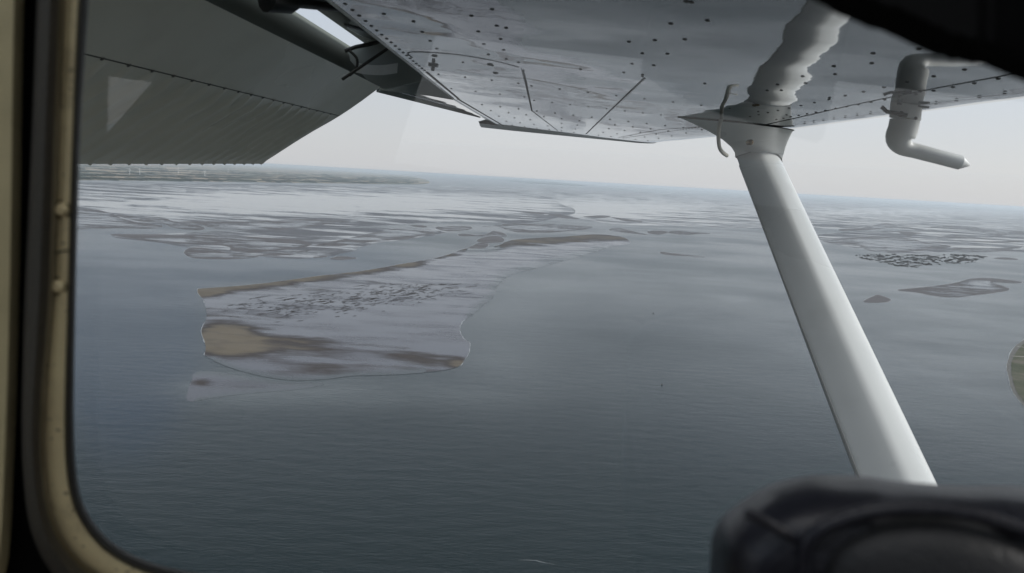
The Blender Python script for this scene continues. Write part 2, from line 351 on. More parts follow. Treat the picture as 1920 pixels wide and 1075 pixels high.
def big_dry(P, d):
    v = np.full(len(P), .02)
    xs = np.array([370, 450, 600, 760, 872, 905, 960, 1110]); ys = np.array([543, 536, 517, 494, 467, 466, 451, 440])
    below = P[:, 1] - np.interp(P[:, 0], xs, ys); th = np.interp(P[:, 0], [370, 420, 600, 780, 840, 1000, 1180], [18, 12, 11, 13, 11, 14, 14])
    v += .68 * np.exp(-(np.clip(below, 0, 99) / th) ** 4)
    v += 1.3 * blob(P, 422, 634, 62, 31) + .62 * blob(P, 520, 648, 110, 20) + .33 * blob(P, 700, 660, 140, 30) + .45 * blob(P, 790, 675, 70, 22) + .4 * blob(P, 560, 690, 110, 14)
    v += .5 * blob(P, 860, 680, 20, 14) + .45 * blob(P, 395, 550, 36, 9)
    v -= .3 * blob(P, 950, 490, 120, 22) + .25 * blob(P, 700, 620, 150, 18)
    return v
bank('sandbank', BIG, M_bank, .3, 1.1, big_dry, (7, 3.2), 'largest tan and grey sandbank in the water left of the strut', surf=1.6, sub=big_sub, surf_ok=lambda x, y: x < 384 or (y < 545 and x < 880) or (x > 862 and 600 < y < 690))

bank('sandbank', [(352, 752), (355, 725), (359, 708), (372, 698), (420, 700), (520, 716), (610, 720), (560, 730), (470, 738), (400, 747)], M_bank, .12, .1, lambda P, d: -.1 + .75 * blob(P, 378, 716, 26, 8) + .3 * blob(P, 480, 724, 120, 6), (7, 3), 'pale submerged shoal under the left end of the largest sandbank', wiggle=.6, sub=lambda P, d: .30 + .8 * np.exp(-d / 5) * (P[:, 0] > 366) - .5 * blob(P, 378, 716, 30, 8))
bank('tidal_flat', [(215, 443), (420, 432), (640, 427), (830, 430), (800, 444), (700, 457), (640, 476), (560, 484), (470, 480), (380, 468), (300, 455)], M_film, .08, .08, lambda P, d: .50 + .1 * np.exp(-d / 3), (16, 4), 'shallow wet flat between the mudbanks of the bay', wiggle=1.2)
bank('tidal_flat', [(1520, 442), (1700, 432), (1990, 440), (1990, 476), (1850, 470), (1700, 476), (1600, 464)], M_film, .08, .08, lambda P, d: .50 + .1 * np.exp(-d / 3), (16, 4), 'shallow wet flat around the mudflats right of the strut', wiggle=1.2)
# calm wet flats far out, mirror smooth
bank('tidal_flat', [(60, 349), (300, 345), (560, 347), (760, 352), (900, 357), (1000, 364), (1060, 382), (1080, 398), (1040, 410), (980, 420), (880, 416), (800, 418), (700, 424), (560, 428), (420, 424), (300, 420), (150, 416), (60, 412)], M_film, .1, .1, lambda P, d: .55 - .75 * blob(P, 620, 382, 400, 17) + .12 * np.exp(-d / 3) - .1 * blob(P, 500, 352, 500, 4), (22, 4), 'bright mirror smooth tidal flat below the far coast')
bank('tidal_flat', [(820, 350), (1000, 352), (1200, 360), (1400, 371), (1560, 380), (1760, 391), (1960, 402), (2060, 420), (2000, 442), (1800, 436), (1640, 428), (1450, 430), (1300, 425), (1150, 420), (1060, 402), (1000, 372)], M_film, .05, .1, lambda P, d: .47 - .55 * blob(P, 1120, 392, 190, 14) - .25 * blob(P, 1650, 398, 200, 6), (26, 3.5), 'pale streaked tidal flat along the horizon behind the strut')
MUD = [
 (crop([(705, 630), (725, 607), (800, 598), (900, 612), (1000, 636), (1130, 652), (1190, 656), (1120, 667), (950, 673), (780, 667), (725, 652)], 140, 290, 3.4286), 'tongue shaped mudbank with a rounded left end beside open water', 9, 1),
 (crop([(235, 515), (430, 512), (700, 515), (1000, 522), (1250, 536), (1420, 546), (1520, 570), (1490, 592), (1350, 613), (1150, 632), (1010, 618), (985, 592), (850, 578), (600, 565), (400, 545), (300, 530)], 140, 290, 3.4286), 'long grey mudbank with pointed left tip in the bay', 8, 1),
 (crop([(1165, 648), (1300, 631), (1450, 618), (1515, 614), (1450, 636), (1300, 650)], 140, 290, 3.4286), 'thin mud sliver under the long grey mudbank', 6, 0),
 (crop([(1590, 580), (1650, 565), (1740, 570), (1800, 577), (1700, 590), (1630, 588)], 140, 290, 3.4286), 'small oval mudbank right of the long grey mudbank', 6, 0),
 (crop([(1640, 668), (1700, 655), (1780, 660), (1808, 668), (1740, 676), (1680, 676)], 140, 290, 3.4286), 'small lens shaped mudbank alone in the blue water', 5, 0),
 (crop([(1530, 661), (1580, 653), (1622, 656), (1570, 664)], 140, 290, 3.4286), 'tiny mud sliver left of the lens shaped mudbank', 3, 0),
 (crop([(-40, 360), (120, 352), (240, 380), (280, 400), (380, 432), (560, 456), (500, 476), (300, 474), (60, 479), (-40, 470)], 140, 290, 3.4286), 'grey mudflat at the left window edge', 10, 0),
 (crop([(270, 388), (430, 400), (560, 404), (640, 432), (760, 448), (835, 470), (800, 486), (640, 470), (560, 444), (400, 426), (300, 402)], 140, 290, 3.4286), 'winding mudflat between the left edge and the bay', 9, 0),
 (crop([(680, 434), (800, 430), (1100, 430), (1500, 414), (1770, 429), (1680, 441), (1400, 480), (1200, 488), (1000, 482), (880, 472), (800, 446)], 140, 290, 3.4286), 'broad dark mudflat in the middle of the bay', 10, 0),
 (crop([(560, 437), (640, 432), (760, 432), (787, 445), (740, 457), (620, 458)], 640, 290, 3.2), 'flat oval mudbank at the mouth of the channel', 8, 0),
 (crop([(840, 432), (960, 420), (1050, 411), (1200, 415), (1400, 425), (1512, 437), (1400, 456), (1250, 468), (1100, 470), (1000, 455), (940, 432)], 640, 290, 3.2), 'long pale mudbank above the upper end of the big sandbank', 9, 0),
 (crop([(705, 478), (760, 474), (870, 475), (910, 459), (972, 472), (985, 492), (850, 490), (720, 490)], 640, 290, 3.2), 'dark hooked mudbank at the channel end', 6, 0),
 (crop([(818, 522), (850, 498), (930, 492), (978, 507), (960, 526), (880, 531)], 640, 290, 3.2), 'round dark mudbank at the channel end', 6, 0),
 (crop([(750, 568), (822, 532), (880, 537), (862, 560), (800, 569)], 640, 290, 3.2), 'small dark wedge of mud touching the big sandbank', 6, 0),
 (crop([(-160, 545), (0, 512), (100, 488), (280, 450), (420, 440), (520, 458), (600, 462), (420, 500), (220, 521), (0, 542)], 640, 290, 3.2), 'streaked brown mudbank north of the blue channel', 9, 0),
 (crop([(410, 426), (470, 422), (515, 434), (470, 437)], 640, 290, 3.2), 'little mud patch left of the flat oval mudbank', 4, 0),
 (crop([(1080, 345), (1220, 349), (1200, 359), (1120, 353)], 640, 290, 3.2), 'slim dark mud streak on the bright flat', 5, 0),
 (crop([(1240, 362), (1300, 356), (1360, 370), (1430, 385), (1330, 381)], 640, 290, 3.2), 'dark pointed mudbank on the bright flat', 5, 0),
 (crop([(1450, 373), (1540, 366), (1622, 372), (1560, 382)], 640, 290, 3.2), 'faint mud streak right of the dark pointed mudbank', 5, 0),
 (crop([(1620, 375), (1720, 388), (1812, 402), (1700, 399)], 640, 290, 3.2), 'narrow mud streak along the far creek', 5, 0),
 (crop([(1610, 455), (1660, 441), (1760, 463), (1840, 481), (1740, 473)], 640, 290, 3.2), 'thin slanting mudbank near the sandbank tip', 5, 0),
 (crop([(440, 58), (480, 49), (560, 52), (585, 61), (520, 76), (460, 71)], 1100, 420, 3.84), 'small oval mudbank off the sandbank tip', 6, 0),
 (crop([(590, 63), (640, 50), (760, 58), (890, 70), (800, 73), (700, 79)], 1100, 420, 3.84), 'stretched mudbank left of the strut', 6, 0),
 (crop([(528, 208), (560, 204), (700, 222), (850, 238), (800, 241), (650, 228), (560, 219)], 1100, 420, 3.84), 'needle thin dark mudbank alone in open water left of the strut', 8, 0),
 (crop([(145, 445), (250, 440), (420, 425), (640, 422), (780, 440), (900, 468), (1050, 490), (900, 516), (700, 531), (520, 526), (440, 502), (400, 486), (250, 476)], 1500, 330, 3.707), 'wide grey mudflat right of the strut', 9, 0),
 (crop([(1050, 512), (1100, 501), (1200, 502), (1400, 500), (1520, 489), (1545, 495), (1420, 520), (1200, 531), (1100, 526)], 1500, 330, 3.707), 'narrow grey mudflat at the right picture edge', 8, 0),
 (crop([(680, 385), (760, 390), (850, 400), (780, 406), (780, 416), (750, 420), (710, 404)], 1500, 330, 3.707), 'small dark triangular mudbank right of the strut', 5, 0),
 (crop([(270, 371), (400, 365), (520, 345), (600, 329), (685, 350), (600, 363), (450, 379), (300, 383)], 1500, 330, 3.707), 'dark curved mudflat behind the strut', 6, 0),
 (crop([(700, 355), (800, 364), (880, 377), (1050, 386), (1000, 392), (850, 380)], 1500, 330, 3.707), 'thin mud spit beside a pale creek', 5, 0),
 (crop([(890, 356), (1050, 347), (1200, 355), (1380, 385), (1442, 405), (1380, 419), (1250, 390), (1100, 372)], 1500, 330, 3.707), 'curved grey mudflat near the right edge', 7, 0),
 (crop([(1440, 395), (1500, 384), (1600, 400), (1600, 412)], 1500, 330, 3.707), 'far mud patch at the right picture edge', 6, 0),
 (crop([(960, 431), (1060, 414), (1200, 425), (1340, 440), (1200, 437)], 1500, 330, 3.707), 'slender mud streak over the narrow grey mudflat', 5, 0),
 (crop([(1140, 450), (1350, 455), (1500, 449), (1600, 455), (1450, 464), (1250, 461)], 1500, 330, 3.707), 'long thin mud streak at the right edge', 5, 0),
 (crop([(1340, 572), (1430, 567), (1520, 580), (1440, 582)], 1500, 330, 3.707), 'small mud streak right of the mussel bed', 5, 0),
 (crop([(680, 793), (900, 770), (1080, 745), (1180, 716), (1280, 710), (1400, 718), (1545, 738), (1500, 748), (1340, 741), (1400, 762), (1452, 786), (1400, 806), (1200, 832), (1080, 845), (950, 836), (800, 809)], 1500, 330, 3.707), 'fish shaped grey sandbank right of the strut', 10, 1),
 (crop([(440, 872), (500, 842), (545, 829), (600, 845), (632, 862), (590, 879), (500, 883)], 1500, 330, 3.707), 'small mound shaped islet close to the strut', 8, 0),
]
for pts, lab, th, big in MUD:
    far = sum(y for _, y in pts) / len(pts); L = max(p[0] for p in pts) - min(p[0] for p in pts)
    w = 2.5 if far < 470 else 2
    bank('mudbank', pts, M_mud, .2, .5, (lambda P, d, th=th, big=big: (.30 if big else .12) + .4 * np.exp(-(d / (th * .5)) ** 2)) if L > 60 else (lambda P, d: np.full(len(P), .65)),
         (9, 3) if L > 60 else (6, 3), lab, surf=w, wiggle=.25)

# mussel beds: many small dark clumps, nobody could count them
def clumps(name, spots, label, zt=.25, m=None):
    vs, fs = [], []
    for x, y, rx, ry, sl in spots:
        n = 7; c0 = ground(x, y, zt + .5); base = len(vs); vs.append(c0)
        for k in range(n):
            a = 2 * math.pi * k / n; r = random.uniform(.6, 1.3); dx = rx * r * math.cos(a); dy = ry * r * math.sin(a) + dx * sl
            vs.append(ground(x + dx, y + dy, zt))
        fs += [(base, base + 1 + k, base + 1 + (k + 1) % n) for k in range(n)]
    me = mesh(name, vs, fs)
    if sum(p.normal.z for p in me.polygons) < 0: me.flip_normals()
    return link(name, me, m or M_mussel, None, True, 'stuff', label)
sp_ = []
bed = np.array(crop([(375, 552), (570, 544), (800, 548), (1000, 544), (1310, 550), (1250, 580), (1180, 606), (1000, 612), (800, 637), (690, 630), (560, 602), (430, 572)], 1500, 330, 3.707))
while len(sp_) < 420:
    x = random.uniform(1600, 1856); y = random.uniform(476, 503)
    if inside(np.array([[x, y]]), bed)[0] and (math.sin(x * .19 + y * 1.1) + math.sin(x * .07 - y * .8) + random.uniform(-.7, 1.3)) > 0: sp_.append((x, y, min(8, random.expovariate(.4) + 1.2), random.uniform(.4, 1.2), .12))
clumps('mussel_bed', sp_, 'dark broken mussel bed in the water right of the strut')
sp_ = []
for _ in range(520):
    k = random.random(); x = 490 + 340 * k + random.gauss(0, 34); y = 582 - 42 * k + random.gauss(0, 10) + 5 * math.sin(x * .05)
    sl = -.12
    if y > 531 and inside(np.array([[x, y]]), np.array(BIG))[0]: sp_.append((x, y, min(18, random.expovariate(.22) + 1.0), random.uniform(.15, .55), sl))
clumps('mussel_bed', sp_, 'scattered dark mussel patches on the largest sandbank', 1.45, M_patch)

# ------------------------------------------------------------------ far coast
bank('coast', [(-200, 280), (120, 292), (420, 309), (620, 321), (760, 330), (805, 341), (780, 346), (640, 344), (420, 341), (200, 338), (-200, 334)], M_land, .8, 3, None, (30, 4), 'hazy blue farmland coast under the flap', wiggle=.2)
bank('coast', [(905, 330.5), (960, 334), (1040, 341), (1100, 348.5), (1040, 346.5), (960, 341)], M_wood, .8, 6, None, (20, 3), 'faint blue strip of far land on the horizon', wiggle=.2)
rs = np.random.RandomState(3); bm = bmesh.new()
for k in range(800):                                     # belts of trees across the far farmland
    row = rs.choice([0, 1, 2, 3, 4]); x = rs.uniform(120, 780)
    y = 337 + (x - 150) * .010 - [1.5, 9, 15, 21, 26][row] * (1 - (x - 120) / 1000) + rs.normal(0, .8)
    if y < horizon_y(x) + 6: continue
    p = ground(x, y, 1.5); L = rs.uniform(90, 420); d = rs.uniform(20, 60); h = rs.uniform(9, 18); dr = ray_world(x + 4, y) - ray_world(x, y); ax = Vector((1, rs.uniform(-.25, .25), 0)).normalized(); ay = Vector((-ax.y, ax.x, 0))
    lo = [p + ax * sx * L / 2 + ay * sy * d / 2 for sx, sy in ((-1, -1), (1, -1), (1, 1), (-1, 1))]
    hi = [q * 1 + Vector((0, 0, h * rs.uniform(.6, 1.1))) + (p - q) * .15 for q in lo]
    a = [bm.verts.new(v) for v in lo]; b_ = [bm.verts.new(v) for v in hi]
    for i in range(4): bm.faces.new((a[i], a[(i + 1) % 4], b_[(i + 1) % 4], b_[i]))
    bm.faces.new(b_)
obj('woodland', bm, M_wood, None, 40, 'stuff', 'dark belts of trees on the far coast')
def turbine_parts():
    t_ = empty('wind_turbine', (0, 0, 0), '', 'wind turbine', 'wind turbines on the far coast')
    bm = bmesh.new(); tube(bm, [(0, 0, 0), (0, 0, 50), (0, 0, 100)], [4, 3.2, 2.2], 8); obj('tower', bm, M_white, t_)
    bm = bmesh.new(); box(bm, (-2.5, -4, 98.5), (2.5, 8, 103)); obj('nacelle', bm, M_white, t_)
    for k in range(3):
        a = math.radians(20 + 120 * k); d = Vector((math.sin(a), 0, math.cos(a))); c0 = Vector((0, -5, 101)); bm = bmesh.new()
        tube(bm, [c0, c0 + d * 8, c0 + d * 46], [1.2, 1.9, .5], 6); obj('blade', bm, M_white, t_)
    return t_
TURB = [(243, 329, 'wind turbine at the left end of the far coast, nearest the window frame'), (262, 328, 'wind turbine just right of the leftmost turbine on the far coast'), (334, 326.5, 'wind turbine on the far coast under the middle of the flap'), (384, 331, 'wind turbine on the far coast close to the shore, right of the flap middle'), (428, 324, 'wind turbine on the far coast under the flap corner'), (520, 327, 'wind turbine standing alone on the far coast right of the flap corner')]
t0 = turbine_parts()
for i, (x, y, lab) in enumerate(TURB):
    if i == 0: o = t0
    else:
        o = t0.copy(); C.objects.link(o)
        for ch in t0.children:
            c_ = ch.copy(); C.objects.link(c_); c_.parent = o
    o.location = ground(x, y, 1.5); o.rotation_euler = (0, 0, .4 + .15 * i); o['label'] = lab

# green island at the right edge
ISL = [(1890, 700), (1888, 688), (1893, 668), (1905, 648), (1930, 632), (1990, 618), (2080, 640), (2120, 700), (2080, 770), (2000, 790), (1935, 774), (1908, 748), (1894, 722)]
bank('island', ISL, M_stone, .5, .6, None, (9, 6), 'green island with a stone edge cut off by the right picture edge', surf=1.8)
bank('meadow', [(1990 + (x - 1990) * .93, 704 + (y - 704) * .93) for x, y in ISL], M_grass, 1.3, .5, None, (9, 6), 'green meadow on the island at the right edge')
for k, (a, b_) in enumerate((((1900, 668), (1960, 671)), ((1907, 650), (1960, 655)))):
    p, q = ground(*a, 2.2), ground(*b_, 2.2); w = Vector((0, 1.3, 0)); me = mesh('track', [p - w, q - w, q + w, p + w], [(0, 1, 2, 3)])
    link('track', me, M_track, None, False, 'structure', ['lower pale track across the island meadow', 'upper pale track across the island meadow'][k])
# foam streak bottom centre and left
def streak(pts, w, label):
    pts = [ground(x, y, .15) for x, y in catmull([(x, y, 0) for x, y in pts], 6, False) for x, y in [(x, y)]] if False else [ground(p.x, p.y, .15) for p in catmull([(x, y, 0) for x, y in pts], 6, False)]
    vs = []
    for i, p in enumerate(pts):
        k = w * math.sin(math.pi * (i + .3) / (len(pts) - .4)) * random.uniform(.4, 1); vs += [p - Vector((0, k, 0)), p + Vector((0, k, 0))]
    link('foam_streak', mesh('foam_streak', vs, [(2 * i, 2 * i + 2, 2 * i + 3, 2 * i + 1) for i in range(len(pts) - 1)]), M_foam, None, False, 'stuff', label)
streak([(968, 1050), (1000, 1051), (1020, 1055), (1042, 1059)], .35, 'thin white foam streak on the water near the bottom edge')
# buoys
for x, y, sc, lab in ((1241, 722, 1.0, 'tiny dark buoy floating in the open water left of the strut'), (1225, 588, 1.2, 'tiny dark buoy further out in the open water')):
    o = empty('buoy', ground(x, y, 0), lab, 'buoy', 'buoys in the open water')
    bm = bmesh.new(); tube(bm, [(0, 0, -.4), (0, 0, .2), (0, 0, .9), (0, 0, 1.3)], [1.0 * sc, 1.25 * sc, 1.2 * sc, .5 * sc], 10); obj('float', bm, M_seam, o)
    bm = bmesh.new(); tube(bm, [(0, 0, 1.2), (0, 0, 3.4 * sc)], [.35, .25], 6); obj('mast', bm, M_seam, o)

# ------------------------------------------------------------------ haze: one closed box of even air around everything
bm = bmesh.new(); box(bm, (-162000, -162000, -1), (162000, 162000, ALT + 8)); hz = bm_mesh('haze', bm)
mh = bpy.data.materials.new('haze'); mh.use_nodes = True; t = mh.node_tree; t.nodes.remove(t.nodes['Principled BSDF'])
pv = N(t, 'VolumePrincipled'); pv.inputs['Color'].default_value = (.85, .925, 1, 1); pv.inputs['Density'].default_value = 2.2e-5; pv.inputs['Anisotropy'].default_value = .3
t.links.new(pv.outputs[0], t.nodes['Material Output'].inputs['Volume'])
link('haze', hz, mh, None, False, 'stuff', 'pale haze over the sea')

# ================================================================== the aeroplane
H = .2
plane = empty('aeroplane', CAMPOS, 'white high wing aeroplane seen from its cabin with lowered flap, strut and pitot tube', 'aeroplane')
plane.rotation_euler = AIRROT.to_euler()
# wing section (c, u) in units of H, lower lip -> nose -> upper skin -> its rear edge
LOW = [(-1.64, 1.0), (-1.2, 1.0), (-.6, 1.0), (0, 1.0), (.6, 1.0), (1.2, 1.0), (1.8, 1.0), (2.4, 1.0), (2.9, 1.0), (3.3, 1.0), (3.7, 1.004), (4.0, 1.02), (4.2, 1.05), (4.33, 1.12), (4.36, 1.22), (4.28, 1.34), (4.0, 1.48), (3.2, 1.68), (2, 1.8), (.8, 1.83), (-.4, 1.78), (-1.5, 1.64), (-2.80, 1.50)]
def section(s):
    # root part constant, outer panel tapering to the tip
    k = min(max((s - 15) / 10.2, 0), 1)
    out = []
    for c_, u_ in LOW:
        c2 = c_ * (1 - k) + (c_ * .80 + (.12 if c_ > 0 else .12)) * k
        u2 = 1 + (u_ - 1) * (1 - .35 * k)
        out.append((c2, u2))
    return out
ss = [2, 3, 4, 5, 6, 7, 8, 9, 10, 11, 12, 13, 14, 14.8]
def ring(s): return [Vector((c_ * H, s * H, u_ * H)) for c_, u_ in section(s)]
wing = empty('wing', (0, 0, 0), '', ''); del wing['label'], wing['category']; wing.parent = plane
bm = bmesh.new(); loft(bm, [ring(s) for s in ss], False, False)
# outer panel: lower skin ends at the aileron hinge, upper skin too
def ring2(s):
    r = section(s); return [Vector((c_ * H, s * H, u_ * H)) for c_, u_ in r[:-1]] + [Vector((r[0][0] * H, s * H, (1 + .42) * H))]
loft(bm, [ring2(s) for s in (14.8, 16, 17, 18, 19, 20, 21, 22, 23, 24.2)], False, False)
me = bm_mesh('wing_skin', bm); 
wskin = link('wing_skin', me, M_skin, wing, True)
me.set_sharp_from_angle(angle=math.radians(50))
# tip: turned-down fairing
bm = bmesh.new()
tipsec = section(24.2); lowc = [p for p in tipsec if p[0] is not None]
TE = A(899, 224, 24.6 * H)
def tip_ring(s, du, shrink):
    pts = []
    for c_, u_ in section(24.2):
        k = min(1, max(0, (3.4 - c_) / 4.5)); pts.append(Vector((c_ * H * shrink, s * H, (u_ + du * (.15 + .85 * k)) * H)))
    pts[0].x = TE.x + .01; pts[-1].x = TE.x; pts[-1].z = pts[0].z + .05 * H
    for q in pts[12:-1]: q.z = (1.35 + du * .5) * H if q.z > 1.35 * H else q.z
    return pts
loft(bm, [tip_ring(24.21, .0, 1), tip_ring(24.5, -.01, 1), tip_ring(24.75, -.05, .998), tip_ring(25.0, -.085, .99), tip_ring(25.2, -.02, .98), tip_ring(25.35, .1, .965)], False, True)
bm.faces.new([v for v in bm.verts][-len(LOW):])
obj('wing_tip', bm, M_paint, wing, 50)
# aileron, drooped a little
ai, ao = A(707, 173, 14.95 * H), A(899, 221, 24.1 * H)
hi_, ho = Vector((-1.66 * H, 14.95 * H, .985 * H)), Vector((section(24.1)[0][0] * H - .01, 24.1 * H, .985 * H))
def ail(te, hg, k):
    mid = [A(712, 164.5, 14.95 * H), A(894, 210.5, 24.1 * H)][k] + Vector((.012, 0, 0)); return [hg, mid, te, te + Vector((-.002, 0, .012)), mid + Vector((0, 0, .05)), hg + Vector((0, 0, .075)), hg + Vector((.012, 0, .04))]
bm = bmesh.new(); loft(bm, [[a_.lerp(b_, k) for a_, b_ in zip(ail(ai, hi_, 0), ail(ao, ho, 1))] for k in np.linspace(0, 1, 9)])
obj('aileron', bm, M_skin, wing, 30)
bm = bmesh.new(); loft(bm, [[a_ + (b_ - a_) * k + Vector(o_) for a_, b_, o_ in ((A(712, 164.5, 14.95 * H), A(894, 210.5, 24.1 * H), (.011, 0, -.001)), (ai, ao, (.003, 0, -.001)), (ai, ao, (-.003, 0, 0)), (ai, ao, (-.003, 0, .013)))] for k in np.linspace(0, 1, 9)]); obj('aileron_edge_shade', bm, M_cove, wing, 30)  # grey strip paints in the dimmer reflection of the drooped edge
# cove: rear web and outboard end rib
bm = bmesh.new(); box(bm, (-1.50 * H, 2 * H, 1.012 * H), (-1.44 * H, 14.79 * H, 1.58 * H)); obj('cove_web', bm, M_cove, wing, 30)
bm = bmesh.new()
pl_ = [A(x, y, 12 * H) for x, y in ((640, 98), (668, 86), (722, 66), (830, 110), (800, 150), (722, 168), (690, 152), (655, 112))]
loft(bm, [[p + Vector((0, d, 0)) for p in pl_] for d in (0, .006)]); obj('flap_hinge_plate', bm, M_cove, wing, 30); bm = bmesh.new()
rib = [(-1.62, 1.005), (-1.62, 1.56), (-2.76, 1.48), (-3.0, 1.22), (-3.02, 1.0)]
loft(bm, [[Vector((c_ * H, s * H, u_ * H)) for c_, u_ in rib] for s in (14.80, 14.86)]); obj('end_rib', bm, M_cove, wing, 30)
# lip: folded bright edge of the skin along the flap cove
bm = bmesh.new(); tube(bm, [(-1.645 * H, s * H, 1.0 * H) for s in (2, 5, 10, 14.8)], .0028, 8); obj('skin_lip', bm, M_paint, wing)
# flap track arm, guide and rod in the bay end
bm = bmesh.new(); pA, pB = A(642, 149, 11.3 * H), A(726, 92, 11.7 * H); tube(bm, [pA, pA.lerp(pB, .5), pB], .0045, 8); obj('flap_rod', bm, M_seam, wing)
bm = bmesh.new(); gp = [A(x, y, 11.75 * H) for x, y in ((668, 127), (690, 131), (715, 132), (745, 128))]
loft(bm, [[p + Vector((0, -.004, -.014)), p + Vector((0, .004, -.014)), p + Vector((0, .004, .014)), p + Vector((0, -.004, .014))] for p in catmull(gp, 4, False)]); obj('flap_track', bm, M_paint, wing, 30)
bm = bmesh.new(); kp = [A(500, -6, 6.9 * H), A(545, 4, 7.1 * H), A(560, 6, 7.2 * H), A(640, 14, 7.8 * H)]
tube(bm, kp, [.026, .02, .009, .009], 12); obj('push_rod', bm, M_dark, wing)
bm = bmesh.new(); gp = [A(x, y, 11.8 * H) for x, y in ((646, 96), (668, 88), (690, 84), (712, 78))]
tube(bm, gp, .006, 8); obj('flap_bracket', bm, M_dark, wing)
bm = bmesh.new(); gp = [A(x, y, 11.6 * H) for x, y in ((655, 95), (668, 108), (670, 122), (664, 134), (655, 142))]
tube(bm, catmull(gp, 3, False), .004, 8); obj('flap_cable', bm, M_seam, wing)

# rivets: each head of the nearer rows is a piece of its own
def dome(r, h, n=8):
    bm = bmesh.new(); a = [bm.verts.new((r * math.cos(2 * math.pi * k / n), r * math.sin(2 * math.pi * k / n), 0)) for k in range(n)]
    b_ = [bm.verts.new((r * .66 * math.cos(2 * math.pi * k / n), r * .66 * math.sin(2 * math.pi * k / n), -h * .75)) for k in range(n)]; c0 = bm.verts.new((0, 0, -h))
    for k in range(n):
        j = (k + 1) % n; bm.faces.new((a[k], a[j], b_[j], b_[k])); bm.faces.new((b_[k], b_[j], c0))
    return bm
riv_me = bm_mesh('rivet', dome(.0038, .0016)); riv_me.materials.append(M_rivet); riv_me.polygons.foreach_set('use_smooth', [True] * len(riv_me.polygons))
spots = []
def row(c0, s0, c1, s1, pitch):
    L = math.hypot(c1 - c0, s1 - s0) * H; n = max(2, int(L / pitch))
    for k in range(n + 1): spots.append((c0 + (c1 - c0) * k / n, s0 + (s1 - s0) * k / n))
for c0, s0, s1, p in ((-1.54, 3.0, 10.5, .046), (-.42, 3.0, 8.2, .125), (-.59, 3.2, 8.0, .125), (.74, 3.0, 4.7, .14), (.77, 4.7, 8.2, .135), (.96, 4.4, 8.2, .135), (-1.1, 6.5, 8.0, .09), (2.95, 5.0, 12.0, .085), (3.32, 4.5, 12.5, .062), (3.75, 4.5, 12.0, .075), (2.2, 4.2, 7.8, .14), (2.36, 4.6, 8.2, .14)): row(c0, s0, c0, s1, p)
for s0, c0, c1, p in ((8.35, -.3, 2.9, .11), (10.7, -.18, 3.2, .07), (10.55, -1.4, -.35, .06), (13.1, -.15, 3.1, .055), (12.6, -1.45, -.3, .06), (8.9, -1.25, -.6, .05), (6.3, -1.3, .6, .16)): row(c0, s0, c1, s0, p)
spots = [p for p in spots if not (p[1] > 11.8 and p[0] > 2.6)]
spots.sort(key=lambda p: p[1]); near, farr = spots[:290], spots[290:]
for c_, s_ in near:
    o = bpy.data.objects.new('rivet', riv_me); C.objects.link(o); o.parent = wing; o.location = (c_ * H, s_ * H, H - .0001)
spots = []
row(-1.54, 10.5, -1.54, 14.7, .03); row(-1.56, 14.8, -1.1, 24, .035)
for s0 in (15.6, 17.2, 19, 21, 23): row(-1.2 + (s0 - 15) * .05, s0, 3.1, s0, .07)
nbig = len(spots); row(-.26, 9, -.2, 15.6, .03); row(-.2, 15.7, .5, 23, .05); row(1.02, 8.5, 1.13, 14, .03); row(1.13, 14, 1.33, 23, .045); row(3.0, 13.6, 2.4, 23, .045)
bm = bmesh.new()
for k_, (c_, s_) in enumerate(farr + spots):
    d = dome(.0046, .0024, 6) if k_ < len(farr) + nbig else dome(.0034, .0015, 6); m_ = bpy.data.meshes.new('x'); d.to_mesh(m_); d.free(); k = len(bm.verts); bm.from_mesh(m_); bpy.data.meshes.remove(m_)
    bm.verts.ensure_lookup_table()
    for v in bm.verts[k:]: v.co += Vector((c_ * H, s_ * H, H - .0001))
obj('rivet_rows', bm, M_rivet, wing, 60, 'stuff')
# skin seams: lapped sheet edges
def seam(pts, w=.0005, name='skin_seam', m=M_seam):
    pts = [Vector((c_ * H, s_ * H, H)) for c_, s_ in pts]; rings = []
    for i, p in enumerate(pts):
        t_ = (pts[min(i + 1, len(pts) - 1)] - pts[max(i - 1, 0)]).normalized(); n_ = Vector((t_.y, -t_.x, 0)) * w
        rings.append([p - n_ + Vector((0, 0, .001)), p - n_ - Vector((0, 0, .0008)), p + n_ - Vector((0, 0, .0008)), p + n_ + Vector((0, 0, .001))])
    bm = bmesh.new(); loft(bm, rings); return obj(name, bm, m, wing, 30)
seam([(-.28, 8.83), (-.26, 10.3), (-.24, 12.3), (-.19, 15.7)]); seam([(-.19, 15.7), (.45, 22.5)], .0011); seam([(1.01, 8.45), (1.05, 10.7), (1.13, 14), (1.33, 22.8)])
seam([(3.28, 5), (3.26, 6.9), (3.3, 8.75), (3.42, 11), (3.5, 12.9)]); seam([(2.95, 14.6), (2.52, 17), (2.26, 23)], .0011)
seam([(p.x, p.y) for p in catmull([(-1.5, 9.0, 0), (-1.5, 8.7, 0), (-1.44, 8.52, 0), (-1.25, 8.37, 0), (-.91, 8.29, 0), (-.54, 8.47, 0), (-.31, 8.76, 0)], 4, False)], .0014)
# tie-down fitting and inspection studs
bm = bmesh.new(); tb = Vector((-1.33 * H, 9.5 * H, H)); box(bm, tb + Vector((-.011, -.008, -.004)), tb + Vector((.011, .008, .001))); tube(bm, [tb, tb + Vector((0, 0, -.014))], [.005, .004], 10); obj('tie_down_ring', bm, M_dark, wing, 40)
for c_, s_ in ((-1.2, 8.6), (-.62, 8.8), (-.6, 9.6)):
    bm = dome(.0075, .003, 10)
    for v in bm.verts: v.co += Vector((c_ * H, s_ * H, H - .0001))
    obj('inspection_stud', bm, M_seam, wing, 60)

